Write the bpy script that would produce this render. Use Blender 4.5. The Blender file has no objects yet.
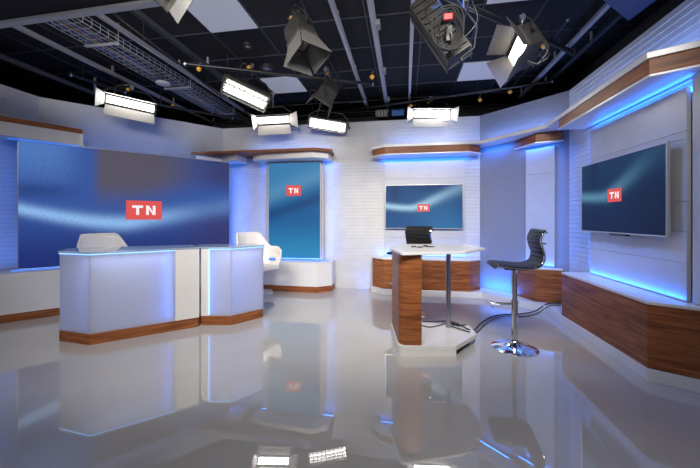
import bpy, bmesh, math, random
from mathutils import Vector, Matrix, Quaternion
random.seed(7)
PI = math.pi
SC = bpy.context.scene
C = SC.collection
# ---------------------------------------------------------------- camera, world, exposure
YAW = math.radians(9.6); FPX = 325.0; CX = 350.0; HY = 218.0; CH = 1.3
cam_d = bpy.data.cameras.new('camera'); cam = bpy.data.objects.new('camera', cam_d); C.objects.link(cam)
cam.location = (0, 0, CH); cam.rotation_euler = (PI/2, 0, YAW)
cam_d.sensor_width = 36; cam_d.lens = FPX/700*36; cam_d.shift_y = -(234-HY)/700; cam_d.clip_start = .05
SC.camera = cam
SC.view_settings.view_transform = 'Standard'; SC.view_settings.look = 'None'
SC.view_settings.exposure = -0.06; SC.view_settings.gamma = 1; SC.view_settings.use_curve_mapping = False
W = bpy.data.worlds.new('world'); SC.world = W; W.use_nodes = True
W.node_tree.nodes['Background'].inputs[0].default_value = (.72, .76, .95, 1)
W.node_tree.nodes['Background'].inputs[1].default_value = .24

def R(X, Y, z=0):            # survey (camera heading) -> room axes
    c, s = math.cos(YAW), math.sin(YAW)
    return Vector((c*X - s*Y, s*X + c*Y, z))
def S(px, py, z):            # where the ray of a surveyed point meets height z
    Y = (CH-z)*FPX/(py-HY); return R((px-CX)/FPX*Y, Y, z)

# ---------------------------------------------------------------- lights
def area(name, loc, to, sx, sy, power, col, spread=PI):
    d = bpy.data.lights.new(name, 'AREA'); d.shape = 'RECTANGLE'; d.size = sx; d.size_y = sy
    d.energy = power; d.color = col; d.spread = spread
    o = bpy.data.objects.new(name, d); C.objects.link(o)
    o.location = loc; o.rotation_euler = (Vector(to)-Vector(loc)).to_track_quat('-Z', 'Y').to_euler()
    return o
BLUE = (.012, .17, 1.0); WHITE = (1, .96, .9)
LEDK = .5
def strip(name, p0, p1, aim, w, power, col=BLUE):    # an LED strip, also the added uplights: a long thin area lamp from p0 to p1 shining along aim
    p0 = Vector(p0); p1 = Vector(p1); L = (p1-p0).length
    x = (p1-p0).normalized(); z = -Vector(aim); z = (z - x*z.dot(x)).normalized(); y = z.cross(x)
    d = bpy.data.lights.new(name, 'AREA'); d.shape = 'RECTANGLE'; d.size = L; d.size_y = w
    d.energy = power*L*LEDK; d.color = col
    o = bpy.data.objects.new(name, d); C.objects.link(o)
    m = Matrix((x, y, z)).transposed().to_4x4(); m.translation = (p0+p1)/2; o.matrix_world = m
    return o
# added unseen area lamps above the camera that light the set and near floor
area('added_key_light', (-1.6, .6, 3.3), (-2.6, 5.6, .7), 1.6, .5, 62, WHITE, 1.55)
area('added_key_light', (.6, .8, 3.3), (.0, 6, .8), 1.4, .5, 46, WHITE, 1.35)
area('added_key_light', (-3.6, 1.2, 3.3), (-4.2, 5, .5), 1.0, .5, 30, WHITE, 1.6)
area('added_key_light', (-.2, 1.2, 3.4), (.1, 2.2, 0), 1.2, .6, 13, WHITE, 1.9)
area('added_blue_wash', (.3, 3.3, 3.35), (2.2, 3.7, .9), .6, .3, 9, (.08, .26, 1), 1.0)  # added blue lamp without a fixture, tints the right wall and bench
area('added_blue_wash', (.2, 3.9, 3.35), (1.8, 5.4, .7), .4, .3, 6, (.06, .24, 1), .8)  # added blue lamp without a fixture, tints the diagonal wall

# ---------------------------------------------------------------- materials
def mat(name, col, rough=.5, metal=0, spec=.5, coat=0, emit=None, es=0, alpha=1, trans=0, ior=1.5):
    m = bpy.data.materials.new(name); m.use_nodes = True
    b = m.node_tree.nodes['Principled BSDF']
    b.inputs['Base Color'].default_value = (*col, 1); b.inputs['Roughness'].default_value = rough
    b.inputs['Metallic'].default_value = metal; b.inputs['Specular IOR Level'].default_value = spec
    b.inputs['Coat Weight'].default_value = coat; b.inputs['IOR'].default_value = ior
    b.inputs['Transmission Weight'].default_value = trans
    if emit: b.inputs['Emission Color'].default_value = (*emit, 1); b.inputs['Emission Strength'].default_value = es
    return m
def noisy(m, c1, c2, scale, sc=(1, 1, 1), detail=6, bump=0, space='Object', lo=.3, hi=.7, dist=0):
    nt = m.node_tree; N = nt.nodes; L = nt.links; b = N['Principled BSDF']
    tc = N.new('ShaderNodeTexCoord'); mp = N.new('ShaderNodeMapping'); mp.inputs['Scale'].default_value = sc
    n = N.new('ShaderNodeTexNoise'); n.inputs['Scale'].default_value = scale; n.inputs['Detail'].default_value = detail
    n.inputs['Distortion'].default_value = dist
    r = N.new('ShaderNodeValToRGB'); e = r.color_ramp.elements
    e[0].position = lo; e[0].color = (*c1, 1); e[1].position = hi; e[1].color = (*c2, 1)
    L.new(tc.outputs[space], mp.inputs['Vector']); L.new(mp.outputs[0], n.inputs['Vector'])
    L.new(n.outputs['Fac'], r.inputs[0]); L.new(r.outputs[0], b.inputs['Base Color'])
    if bump:
        bp = N.new('ShaderNodeBump'); bp.inputs['Strength'].default_value = bump; bp.inputs['Distance'].default_value = .01
        L.new(n.outputs['Fac'], bp.inputs['Height']); L.new(bp.outputs[0], b.inputs['Normal'])
    return m
M = {}
M['floor'] = noisy(mat('floor_epoxy', (.3, .29, .28), .0, spec=.5, ior=2.1), (.45, .435, .42), (.49, .475, .46), 1.3, detail=4)
M['wall'] = noisy(mat('wall_white', (.6, .59, .6), .5), (.46, .46, .48), (.52, .52, .54), 3, detail=5)
M['slat'] = noisy(mat('slat_white', (.66, .65, .65), .45), (.52, .515, .51), (.58, .57, .565), 5, detail=4)
M['panel'] = noisy(mat('panel_white', (.68, .68, .7), .35), (.50, .50, .52), (.55, .55, .57), 4, detail=3)
M['fabric'] = noisy(mat('fabric_grey', (.36, .36, .38), .9), (.17, .17, .185), (.33, .33, .35), 190, detail=3, bump=.5)
M['white'] = noisy(mat('lacquer_white', (.72, .7, .68), .25), (.70, .68, .66), (.76, .74, .72), 2, detail=3)
M['wood'] = noisy(mat('wood_walnut', (.25, .1, .05), .42, spec=.3), (.12, .031, .010), (.42, .145, .046), 2.6, (1, 1, 13), 9, .03, lo=.28, hi=.74, dist=.6)
M['black'] = noisy(mat('black_paint', (.012, .012, .014), .6), (.008, .008, .010), (.018, .018, .022), 20)
M['ceil'] = noisy(mat('ceiling_tile', (.012, .011, .013), .85), (.004, .004, .005), (.008, .0075, .009), 45)
M['tbar'] = mat('ceiling_tbar', (.045, .048, .062), .6)
M['darkwall'] = noisy(mat('studio_black', (.01, .01, .013), .8), (.007, .007, .01), (.016, .016, .02), 8)
M['rail'] = mat('rail_aluminium', (.42, .42, .45), .4, metal=.2)
M['trimgrey'] = mat('trim_grey', (.5, .5, .52), .5)
M['pipe'] = mat('pipe_black', (.03, .03, .034), .3, metal=.5)
M['chrome'] = mat('chrome', (.75, .76, .78), .08, metal=1)
M['steel'] = mat('brushed_steel', (.45, .45, .47), .3, metal=1)
M['leather'] = noisy(mat('leather_black', (.025, .025, .028), .42, spec=.3), (.010, .010, .012), (.02, .02, .022), 60, bump=.1)
M['fixture'] = noisy(mat('fixture_body', (.04, .04, .04), .4, metal=.3), (.03, .03, .03), (.055, .053, .05), 12)
M['door_in'] = mat('barn_door_inner', (.15, .145, .135), .45, metal=.2)
M['door_white'] = mat('barn_door_white', (.42, .41, .39), .5)
M['door_dark'] = mat('barn_door_dark', (.11, .10, .09), .4, metal=.5)
M['reflector'] = mat('reflector', (.35, .35, .34), .3, metal=1)
M['yellow'] = mat('yellow_plastic', (.85, .42, .04), .4)
M['red'] = mat('red_plastic', (.75, .03, .03), .4)
M['cable'] = mat('cable_black', (.02, .02, .022), .45)
M['cablegrey'] = mat('cable_grey', (.35, .34, .33), .5)
M['cableblue'] = mat('cable_blue', (.05, .2, .6), .5)
M['cableviolet'] = mat('cable_violet', (.16, .12, .5), .5)
M['cabletan'] = mat('cable_tan', (.6, .42, .22), .5)
M['plastic'] = noisy(mat('shell_white', (.78, .75, .71), .3), (.76, .73, .69), (.8, .77, .73), 3)
M['lampon'] = mat('diffuser_lit', (.9, .9, .9), .4, emit=(1, .97, .92), es=5)
M['tube'] = mat('tube_lit', (.9, .9, .9), .4, emit=(1, .96, .9), es=3.5)
M['lampoff'] = mat('diffuser_unlit', (.25, .25, .25), .3)
M['tile_glow'] = mat('light_tile', (.3, .31, .34), .5, emit=(.6, .63, .80), es=.30)  # tiles are unlit; the weak glow stands in for reflected light
M['led'] = mat('led_blue', (.1, .3, 1), .4, emit=(.04, .22, 1), es=1.2)
M['ledwhite'] = mat('led_pale', (.3, .5, 1), .4, emit=(.22, .50, 1), es=2.0)
M['bezel'] = mat('bezel_silver', (.55, .53, .50), .3, metal=.7)
M['bezelblack'] = mat('bezel_black', (.015, .015, .018), .3)
M['logored'] = mat('logo_red', (.02, .0, .0), .5, emit=(.78, .085, .075), es=.95)
M['logowhite'] = mat('logo_white', (.1, .1, .1), .5, emit=(1, .95, .95), es=.9)
M['glass'] = mat('glass_top', (.55, .68, .82), .04, trans=.55, ior=1.45)
M['paper'] = mat('label_paper', (.75, .74, .7), .6)
M['dark'] = mat('undercut_shade', (.01, .01, .01), .8)
M['greybox'] = mat('grey_box', (.25, .25, .26), .5)
M['bluebox'] = mat('soffit_blue', (.03, .05, .12), .6)
fr = mat('frosted_acrylic', (.58, .585, .63), .55)
fr.node_tree.nodes['Principled BSDF'].inputs['Roughness'].default_value = .4
def frosted():
    nt = fr.node_tree; N = nt.nodes; L = nt.links; b = N['Principled BSDF']; out = N['Material Output']
    t = N.new('ShaderNodeBsdfTranslucent'); t.inputs[0].default_value = (.8, .85, 1, 1)
    mx = N.new('ShaderNodeMixShader'); mx.inputs[0].default_value = .5
    L.new(b.outputs[0], mx.inputs[1]); L.new(t.outputs[0], mx.inputs[2]); L.new(mx.outputs[0], out.inputs[0])
frosted(); M['frosted'] = fr
ms = bpy.data.materials.new('screen_picture'); ms.use_nodes = True
def scr():
    nt = ms.node_tree; N = nt.nodes; L = nt.links; b = N['Principled BSDF']
    a = N.new('ShaderNodeVertexColor'); a.layer_name = 'pic'
    b.inputs['Base Color'].default_value = (.01, .01, .015, 1); b.inputs['Roughness'].default_value = .5; b.inputs['Specular IOR Level'].default_value = .12
    tc = N.new('ShaderNodeTexCoord'); n = N.new('ShaderNodeTexNoise'); n.inputs['Scale'].default_value = 42; n.inputs['Detail'].default_value = 4
    mr = N.new('ShaderNodeMapRange'); mr.inputs[3].default_value = .75; mr.inputs[4].default_value = 1.25
    L.new(tc.outputs['Object'], n.inputs['Vector']); L.new(n.outputs['Fac'], mr.inputs[0])
    L.new(a.outputs['Color'], b.inputs['Emission Color']); L.new(mr.outputs[0], b.inputs['Emission Strength'])
scr()

# ---------------------------------------------------------------- mesh helpers
def bm_(): return bmesh.new()
def hull_faces(bm, vs, faces):
    v = [bm.verts.new(p) for p in vs]
    for f in faces:
        try: bm.faces.new([v[i] for i in f])
        except ValueError: pass
def box(bm, c, s, rot=None):
    c = Vector(c); hx, hy, hz = s[0]/2, s[1]/2, s[2]/2
    P = [Vector((x*hx, y*hy, z*hz)) for x in (-1, 1) for y in (-1, 1) for z in (-1, 1)]
    if rot is not None: P = [rot @ p for p in P]
    hull_faces(bm, [p+c for p in P], [(0,1,3,2),(4,6,7,5),(0,4,5,1),(2,3,7,6),(0,2,6,4),(1,5,7,3)])
    return bm
def prism(bm, poly, z0, z1):
    n = len(poly); g = lambda z, i: z[i] if isinstance(z, (list, tuple)) else z
    lo = [bm.verts.new((p[0], p[1], g(z0, i))) for i, p in enumerate(poly)]
    hi = [bm.verts.new((p[0], p[1], g(z1, i))) for i, p in enumerate(poly)]
    bm.faces.new(lo[::-1]); bm.faces.new(hi)
    for i in range(n): bm.faces.new((lo[i], lo[(i+1) % n], hi[(i+1) % n], hi[i]))
    return bm
def rnd(poly, rad, seg=6):                 # round the corners of a plan polygon; rad = number or {index: radius}
    out = []; n = len(poly)
    for i, p in enumerate(poly):
        r = rad.get(i, 0) if isinstance(rad, dict) else rad
        p = Vector(p[:2]); a = Vector(poly[i-1][:2]); b = Vector(poly[(i+1) % n][:2])
        if r <= 0: out.append(p); continue
        u = (a-p).normalized(); v = (b-p).normalized(); ang = u.angle(v)
        d = min(r/math.tan(ang/2), (a-p).length*.48, (b-p).length*.48)
        p0 = p+u*d; p1 = p+v*d
        for k in range(seg+1):
            t = k/seg; out.append(p0*(1-t)**2 + p*2*t*(1-t) + p1*t*t)
    return out
def tube(bm, pts, r, seg=8, closed=False):
    pts = [Vector(p) for p in pts]; rings = []; n = len(pts); prev = None
    for i, p in enumerate(pts):
        a = pts[i-1] if (i > 0 or closed) else p; b = pts[(i+1) % n] if (i < n-1 or closed) else p
        d = (b-a)
        if d.length < 1e-9: d = Vector((0, 0, 1))
        d.normalize()
        if prev is None:
            ref = Vector((0, 0, 1)) if abs(d.z) < .9 else Vector((1, 0, 0)); u = d.cross(ref).normalized()
        else: u = (prev - d*prev.dot(d)).normalized()
        prev = u; v = d.cross(u)
        rr = r[i] if isinstance(r, (list, tuple)) else r
        rings.append([bm.verts.new(p + (u*math.cos(2*PI*k/seg) + v*math.sin(2*PI*k/seg))*rr) for k in range(seg)])
    m = n if closed else n-1
    for i in range(m):
        A = rings[i]; B = rings[(i+1) % n]
        for k in range(seg): bm.faces.new((A[k], A[(k+1) % seg], B[(k+1) % seg], B[k]))
    if not closed:
        bm.faces.new(rings[0][::-1]); bm.faces.new(rings[-1])
    return bm
def lathe(bm, prof, c=(0, 0, 0), seg=32):
    c = Vector(c); rings = []
    for r, z in prof:
        if r < 1e-6: rings.append([bm.verts.new(c+Vector((0, 0, z)))])
        else: rings.append([bm.verts.new(c+Vector((r*math.cos(2*PI*k/seg), r*math.sin(2*PI*k/seg), z))) for k in range(seg)])
    for A, B in zip(rings, rings[1:]):
        for k in range(seg):
            f = [A[k % len(A)], A[(k+1) % len(A)], B[(k+1) % len(B)], B[k % len(B)]]
            f = list(dict.fromkeys(f))
            if len(f) > 2:
                try: bm.faces.new(f)
                except ValueError: pass
    for ring, rev in ((rings[0], True), (rings[-1], False)):
        if len(ring) > 2: bm.faces.new(ring[::-1] if rev else ring)
    return bm
def smooth_path(pts, n=6):                 # Catmull-Rom
    P = [Vector(p) for p in pts]; P = [P[0]*2-P[1]] + P + [P[-1]*2-P[-2]]; out = []
    for i in range(1, len(P)-2):
        a, b, c, d = P[i-1:i+3]
        for k in range(n):
            t = k/n; out.append(.5*((2*b)+(c-a)*t+(2*a-5*b+4*c-d)*t*t+(3*b-a-3*c+d)*t**3))
    out.append(P[-2]); return out
def obj(name, bm, m, parent=None, bevel=0, smooth=False, local=False, kind=None, recalc=True, solid=0, label=None):
    if recalc: bmesh.ops.recalc_face_normals(bm, faces=bm.faces)
    me = bpy.data.meshes.new(name)
    if parent is not None and not local:
        r = parent
        while r.parent: r = r.parent
        off = r.location; bmesh.ops.translate(bm, verts=bm.verts, vec=-off)
    bm.to_mesh(me); bm.free()
    o = bpy.data.objects.new(name, me); C.objects.link(o); me.materials.append(M[m] if isinstance(m, str) else m)
    if parent is not None: o.parent = parent
    if smooth:
        for p in me.polygons: p.use_smooth = True
        try: me.set_sharp_from_angle(angle=math.radians(40))
        except Exception: pass
    if solid:
        md = o.modifiers.new('solid', 'SOLIDIFY'); md.thickness = solid; md.offset = 0
    if bevel:
        md = o.modifiers.new('bevel', 'BEVEL'); md.width = bevel; md.segments = 2; md.limit_method = 'ANGLE'; md.angle_limit = math.radians(35)
    if kind: o['kind'] = kind
    if label: o['label'] = label
    return o
def thing(name, label, cat, loc=(0, 0, 0), rot=None, group=None):
    o = bpy.data.objects.new(name, None); C.objects.link(o); o.location = loc; o.empty_display_size = .1
    if rot is not None: o.rotation_mode = 'QUATERNION'; o.rotation_quaternion = rot
    o['label'] = label; o['category'] = cat
    if group: o['group'] = group
    return o
def tag(o, label, cat, group=None):
    o['label'] = label; o['category'] = cat
    if group: o['group'] = group
    return o
def struct(name, bm, m, **k): return obj(name, bm, m, kind='structure', **k)
def copy_tree(o, parent=None):
    c = o.copy(); C.objects.link(c); c.parent = parent
    for ch in list(o.children): copy_tree(ch, c)
    return c
def V2(p): return Vector((p[0], p[1]))

# ---------------------------------------------------------------- room shell
ZT = 3.07          # top of the set walls
ZC = 3.58          # studio ceiling
struct('floor', box(bm_(), (-1.6, 2.6, -.05), (11.4, 12.4, .1)), 'floor')
struct('ceiling', box(bm_(), (-1.6, 2.6, ZC+.05), (11.4, 12.4, .1)), 'ceil')
struct('wall_studio_back', box(bm_(), (-1.6, 8.75, ZC/2), (11.4, .1, ZC)), 'darkwall')
struct('wall_studio_left', box(bm_(), (-7.25, 2.6, ZC/2), (.1, 12.2, ZC)), 'darkwall')
struct('wall_studio_right', box(bm_(), (4.05, 2.6, ZC/2), (.1, 12.2, ZC)), 'darkwall')
g = bm_()
x = .197-.635*11
while x < 4.0: box(g, (x, 2.6, ZC-.004), (.016, 12.0, .012)); x += .635
y = 3.65-.655*8
while y < 8.6: box(g, (-1.6, y, ZC-.0035), (11.2, .016, .011)); y += .655
struct('ceiling_grid', g, 'tbar')

def wall_seg(name, a, b, z0, z1, m, th=.08, slats=0, depth=.007):
    """set wall from a to b; the room is on the right-hand side walking from a to b.  slats: pitch of sloped horizontal boards"""
    a = V2(a); b = V2(b); d = (b-a).normalized(); n = Vector((d.y, -d.x))
    bm = bm_(); prof = []
    if slats:
        k = int(round((z1-z0)/slats)); p = (z1-z0)/k
        for i in range(k): prof += [(depth, z0+i*p+.002), (.0, z0+(i+1)*p-.004), (0, z0+(i+1)*p)]
        prof = [(0, z0)]+prof
    else: prof = [(0, z0), (0, z1)]
    prof = prof + [(-th, z1), (-th, z0)]
    A = [bm.verts.new((*(a+n*q), z)) for q, z in prof]; B = [bm.verts.new((*(b+n*q), z)) for q, z in prof]
    for i in range(len(prof)):
        j = (i+1) % len(prof); bm.faces.new((A[i], A[j], B[j], B[i]))
    bm.faces.new(A); bm.faces.new(B[::-1])
    return struct(name, bm, m)
# corners of the set walls
PL0 = (-5.27, .6); PL1 = (-5.27, 3.92); PB0 = (-3.556, 5.93); PB1 = (1.28, 5.93); PR0 = (2.25, 4.95); PR1 = (2.25, 1.2)
wall_seg('wall_left', PL0, PL1, 0, ZT, 'slat', slats=.061)
wall_seg('wall_diagonal_left', PL1, PB0, 0, ZT, 'wall')
wall_seg('wall_back', PB0, PB1, 0, ZT, 'slat', slats=.061)
wall_seg('wall_diagonal_right', PB1, PR0, 0, ZT, 'fabric')
wall_seg('wall_right', PR0, PR1, 0, ZT, 'slat', slats=.061)

# white plinth that runs along the back and right walls
pl = [(-.62, 5.93), (-.60, 5.72), (-.38, 5.52), (1.22, 5.52), (1.90, 4.84), (1.90, 2.95), (2.18, 2.79), (2.249, 2.75), (2.249, 4.948), (1.279, 5.93)]
struct('trim_plinth', prism(bm_(), pl, 0, .1), 'white', bevel=.004)
# white shelf band that runs above them
ZB = 2.50; ZR = 2.57
sh = [(-.60, 5.92), (-.58, 5.70), (-.36, 5.52), (1.22, 5.52), (1.90, 4.84), (1.90, 2.95), (2.2, 2.78), (2.24, 2.76), (2.24, 4.94), (1.275, 5.92)]
shz = [ZB, ZB, ZB, ZB, 2.53, ZR, ZR, ZR, 2.53, ZB]
struct('trim_shelf', prism(bm_(), sh, shz, [z+.05 for z in shz]), 'white', bevel=.003)

# ---------------------------------------------------------------- cornices
def offset_poly(poly, d):
    c = sum((V2(p) for p in poly), Vector((0, 0)))/len(poly)
    return [V2(p)+(V2(p)-c).normalized()*d for p in poly]
def cornice(label, poly, zb, zt, lip=.02, group=None):
    c = sum((V2(p) for p in poly), Vector((0, 0)))/len(poly)
    t = thing('cornice', label, 'cornice', (c.x, c.y, zb), group=group)
    obj('wood_fascia', prism(bm_(), poly, zb+lip, zt), 'wood', t, bevel=.004)
    obj('bottom_board', prism(bm_(), offset_poly(poly, .012), zb, zb+lip), 'white', t, bevel=.003, label='white underside board')
    return t
cornice('walnut faced cornice over the screen on the back wall', [(-.57, 5.915), (-.56, 5.71), (-.34, 5.53), (1.03, 5.53), (1.235, 5.70), (1.24, 5.90)], 2.37, ZB-.001)
cornice('long walnut faced cornice above the large screen on the right wall', [(2.235, 4.52), (1.92, 4.50), (1.915, 2.95), (2.2, 2.785), (2.235, 2.78)], 2.42, 2.565)
cornice('short walnut corner cornice above the narrow white panel', [(1.71, 5.46), (1.765, 5.30), (1.85, 5.05), (2.16, 4.955), (2.18, 4.975)], 2.37, 2.51)

# left cornice: white box with a walnut board on it
a0 = S(84, 146, 2.34); a1 = S(0, 134.5, 2.34); dL = (a0-a1).normalized(); nL = Vector((dL.y, -dL.x, 0))
a1 = a0 - dL*1.4
polyL = [a0, a0-nL*.30, a1-nL*.45, a1]
t = thing('cornice', 'white cornice with a walnut top board over the left end of the giant screen', 'cornice', (a0.x, a0.y, 2.34))
obj('white_box', prism(bm_(), rnd([p[:2] for p in polyL], {0: .06}), 2.34, 2.51), 'white', t, bevel=.004)
obj('wood_board', prism(bm_(), rnd([p[:2] for p in polyL], {0: .06}), 2.511, 2.575), 'wood', t)
# cornice over the portrait screen, its board reaching over the giant screen's right end
boxA = [S(197, 161, 2.35)+Vector((0, 0, 0)), S(222, 162.5, 2.35), S(235.5, 161, 2.35)]
bx = [Vector((-2.76, 5.60)), Vector((-2.58, 5.50)), Vector((-1.57, 5.42)), Vector((-1.33, 5.58)), Vector((-1.33, 5.91)), Vector((-2.76, 5.91))]
t = thing('cornice', 'white cornice with a thin walnut board above the tall portrait screen', 'cornice', (-2.0, 5.6, 2.35))
obj('white_box', prism(bm_(), bx, 2.35, 2.455), 'white', t, bevel=.004)
dS = Vector((.66, .75)).normalized(); nS = Vector((dS.y, -dS.x))
sL = Vector((-5.045, 3.508)); sR = Vector((-3.22, 5.578))
lb = [S(196, 160.5, 2.35)[:2], S(222, 162.3, 2.35)[:2], S(235.5, 160, 2.35)[:2], (-3.0, 5.85), (-3.48, 5.85)]
obj('left_box', prism(bm_(), lb, 2.35, 2.455), 'white', t, bevel=.004, label='short white box at the cornice left end')
wb = [S(191, 153.6, 2.465)[:2], S(314, 149.0, 2.465)[:2], S(332, 150.5, 2.465)[:2], (-1.3, 5.91), (-3.5, 5.91)]
obj('wood_board', prism(bm_(), wb, 2.456, 2.49), 'wood', t)

# ---------------------------------------------------------------- benches
def bench(name, label, poly, z0, z1, facem, top=.025, kick=0, kickm='wood', rad=.03):
    c = sum((V2(p) for p in poly), Vector((0, 0)))/len(poly)
    t = thing(name, label, 'bench', (c.x, c.y, z0))
    if kick: obj('kick_board', prism(bm_(), offset_poly(poly, -.008), z0, z0+kick), kickm, t)
    obj('body', prism(bm_(), poly, z0+kick, z1-top), facem, t, bevel=.006)
    obj('top_board', prism(bm_(), offset_poly(poly, .004), z1-top, z1), 'white', t, bevel=.004)
    return t
bench('wall_bench', 'walnut bench under the screen on the back wall', [(-.58, 5.90), (-.56, 5.72), (-.36, 5.53), (1.04, 5.53), (1.24, 5.72), (1.25, 5.90)], .101, .62, 'wood')
bench('wall_bench', 'long walnut bench under the large screen on the right wall', [(2.235, 4.42), (1.91, 4.40), (1.91, 2.955), (2.19, 2.79), (2.235, 2.78)], .101, .635, 'wood')
bench('wall_bench', 'short walnut corner bench behind the black stool', [(1.66, 5.50), (1.72, 5.33), (1.84, 5.03), (2.16, 4.955), (2.18, 4.98)], .101, .59, 'wood')
bench('wall_bench', 'white bench with walnut kick board under the tall portrait screen', [(-3.0, 5.90), (-3.0, 5.50), (-1.50, 5.44), (-1.28, 5.62), (-1.28, 5.90)], 0, .53, 'white', kick=.105)
b1 = S(59, 315.3, 0); b0 = S(0, 323.8, 0); dd = (b1-b0).normalized(); nn = Vector((dd.y, -dd.x, 0))
e0 = b0 - dd*.45; e1 = b0 + dd*2.62
poly = [e0[:2], e1[:2], (e1-nn*.36)[:2], (e0-nn*.36)[:2]]
bench('wall_bench', 'white bench with walnut kick board under the giant screen on the left', poly, 0, .605, 'white', kick=.1)

# ---------------------------------------------------------------- smooth panels behind the screens
def wpanel(label, a, b, z0, z1, th=.03, m='panel', joints=()):
    a = V2(a); b = V2(b); d = (b-a).normalized(); n = Vector((d.y, -d.x))
    poly = [a, b, b-n*th, a-n*th]
    c = (a+b)/2
    t = thing('wall_panel', label, 'wall panel', (c.x, c.y, z0))
    zs = [z0]+list(joints)+[z1]; bm = bm_()
    for lo, hi in zip(zs, zs[1:]): prism(bm, poly, lo+.003 if lo != z0 else lo, hi)
    obj('panel_boards', bm, m, t)
    return t
wpanel('smooth white panel behind the screen on the back wall', (-.36, 5.88), (1.03, 5.88), .625, 2.31, joints=(.95, 1.4, 2.0))
wpanel('wide smooth white panel behind the large screen on the right wall', (2.19, 4.33), (2.19, 2.97), .64, 2.335, joints=(.94, 1.19, 1.43, 1.93, 1.99))
dr = Vector((.7071, -.7071)); nr = Vector((-.7071, -.7071))
pa = Vector((1.28, 5.93)) + nr*.04
wpanel('tall narrow white panel on the diagonal wall left of the right screen', pa+dr*.80, pa+dr*1.20, .60, 2.33, joints=(1.15, 1.95))
wpanel('vertical blue lit edge panel beside the large screen on the right wall', (2.20, 2.93), (2.20, 2.86), .64, 2.41)
pf = thing('wall_panel', 'white frame panel around the tall portrait screen', 'wall panel', (-2.02, 5.80, .54))
obj('panel_boards', prism(bm_(), [(-2.60, 5.815), (-1.48, 5.815), (-1.48, 5.85), (-2.60, 5.85)], .535, 2.345), 'panel', pf)

# ---------------------------------------------------------------- screens
def lerp(a, b, t): return [x+(y-x)*t for x, y in zip(a, b)]
def sst(x, a, b):
    t = min(1, max(0, (x-a)/(b-a))); return t*t*(3-2*t)
def lin(c): return [((v/255+.055)/1.055)**2.4 if v > 10 else v/255/12.92 for v in c]
def pic_big(u, v):
    base = lerp(lin((26, 44, 112)), lin((52, 84, 158)), sst(v, .0, .55))
    base = lerp(base, lin((52, 52, 104)), sst(u, .55, 1.0)*(1-sst(v, .3, .6))*.8)
    haze = sst(u, .26, .33)*(1-sst(u, .55, .95))*sst(v, .42+.5*max(0, u-.45), .75+.4*max(0, u-.45))
    base = lerp(base, lin((88, 82, 92)), haze*.95)
    base = lerp(base, lin((56, 54, 92)), sst(u, .6, 1)*sst(v, .6, .85)*.8)
    base = lerp(base, lin((84, 128, 196)), (1-sst(u, .1, .28))*sst(v, .55, .95)*.75)
    base = lerp(base, lin((34, 58, 120)), (1-sst(u, .05, .3))*math.exp(-((v-.62)/.06)**2)*.7)
    cv = .47 - .12*math.sin(min(u, .55)/.55*PI*.62) + .30*max(0, u-.42)**1.1
    w = .045+.05*u
    k = math.exp(-((v-cv)/w)**2)*(1-.75*sst(u, .4, .9))
    base = lerp(base, lin((140, 184, 236)), k)
    return base
def pic_wide(u, v):
    base = lerp(lin((28, 84, 140)), lin((24, 70, 122)), v)
    base = lerp(base, lin((70, 150, 200)), math.exp(-((u-.55-.25*(1-v))/.35)**2)*(1-v)*.35)
    cv = .52 - .05*math.sin(u*5) + .65*max(0, u-.35)**1.25
    k = math.exp(-((v-cv)/(.07+.12*max(0, u-.3)))**2)
    base = lerp(base, lin((170, 214, 238)), k*(.95 - .6*sst(u, .3, 1)))
    k2 = math.exp(-((u-.13)/.05)**2)*sst(v, .55, .8); base = lerp(base, lin((14, 50, 96)), k2*.7)
    base = lerp(base, lin((18, 56, 104)), sst(v, .75, 1)*sst(u, .2, .5)*(1-sst(u, .6, .9))*.7)
    return base
def pic_dark(u, v):
    base = lerp(lin((10, 30, 62)), lin((14, 50, 84)), v)
    base = lerp(base, lin((6, 22, 50)), sst(u, .45, .9)*(1-sst(v, .5, .9))*.6)
    cv = .52 - .03*math.sin(u*5) + .75*max(0, u-.35)**1.2
    k = math.exp(-((v-cv)/(.07+.13*max(0, u-.3)))**2)
    base = lerp(base, lin((96, 150, 182)), k*(.75 - .7*sst(u, .25, 1)))
    k2 = math.exp(-((u-.2)/.06)**2)*sst(v, .6, .8); base = lerp(base, lin((12, 32, 66)), k2*.7)
    return base
def pic_tall(u, v):
    base = lerp(lin((40, 136, 186)), lin((22, 94, 150)), sst(v, .0, .45))
    base = lerp(base, lin((58, 128, 176)), sst(v, .5+.2*u, .72+.2*u)*.9)
    base = lerp(base, lin((18, 66, 118)), math.exp(-((v-(.45+.18*u))/.06)**2)*.8)
    base = lerp(base, lin((110, 166, 200)), math.exp(-((v-(.66+.2*u))/.10)**2)*.35)
    return base
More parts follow.
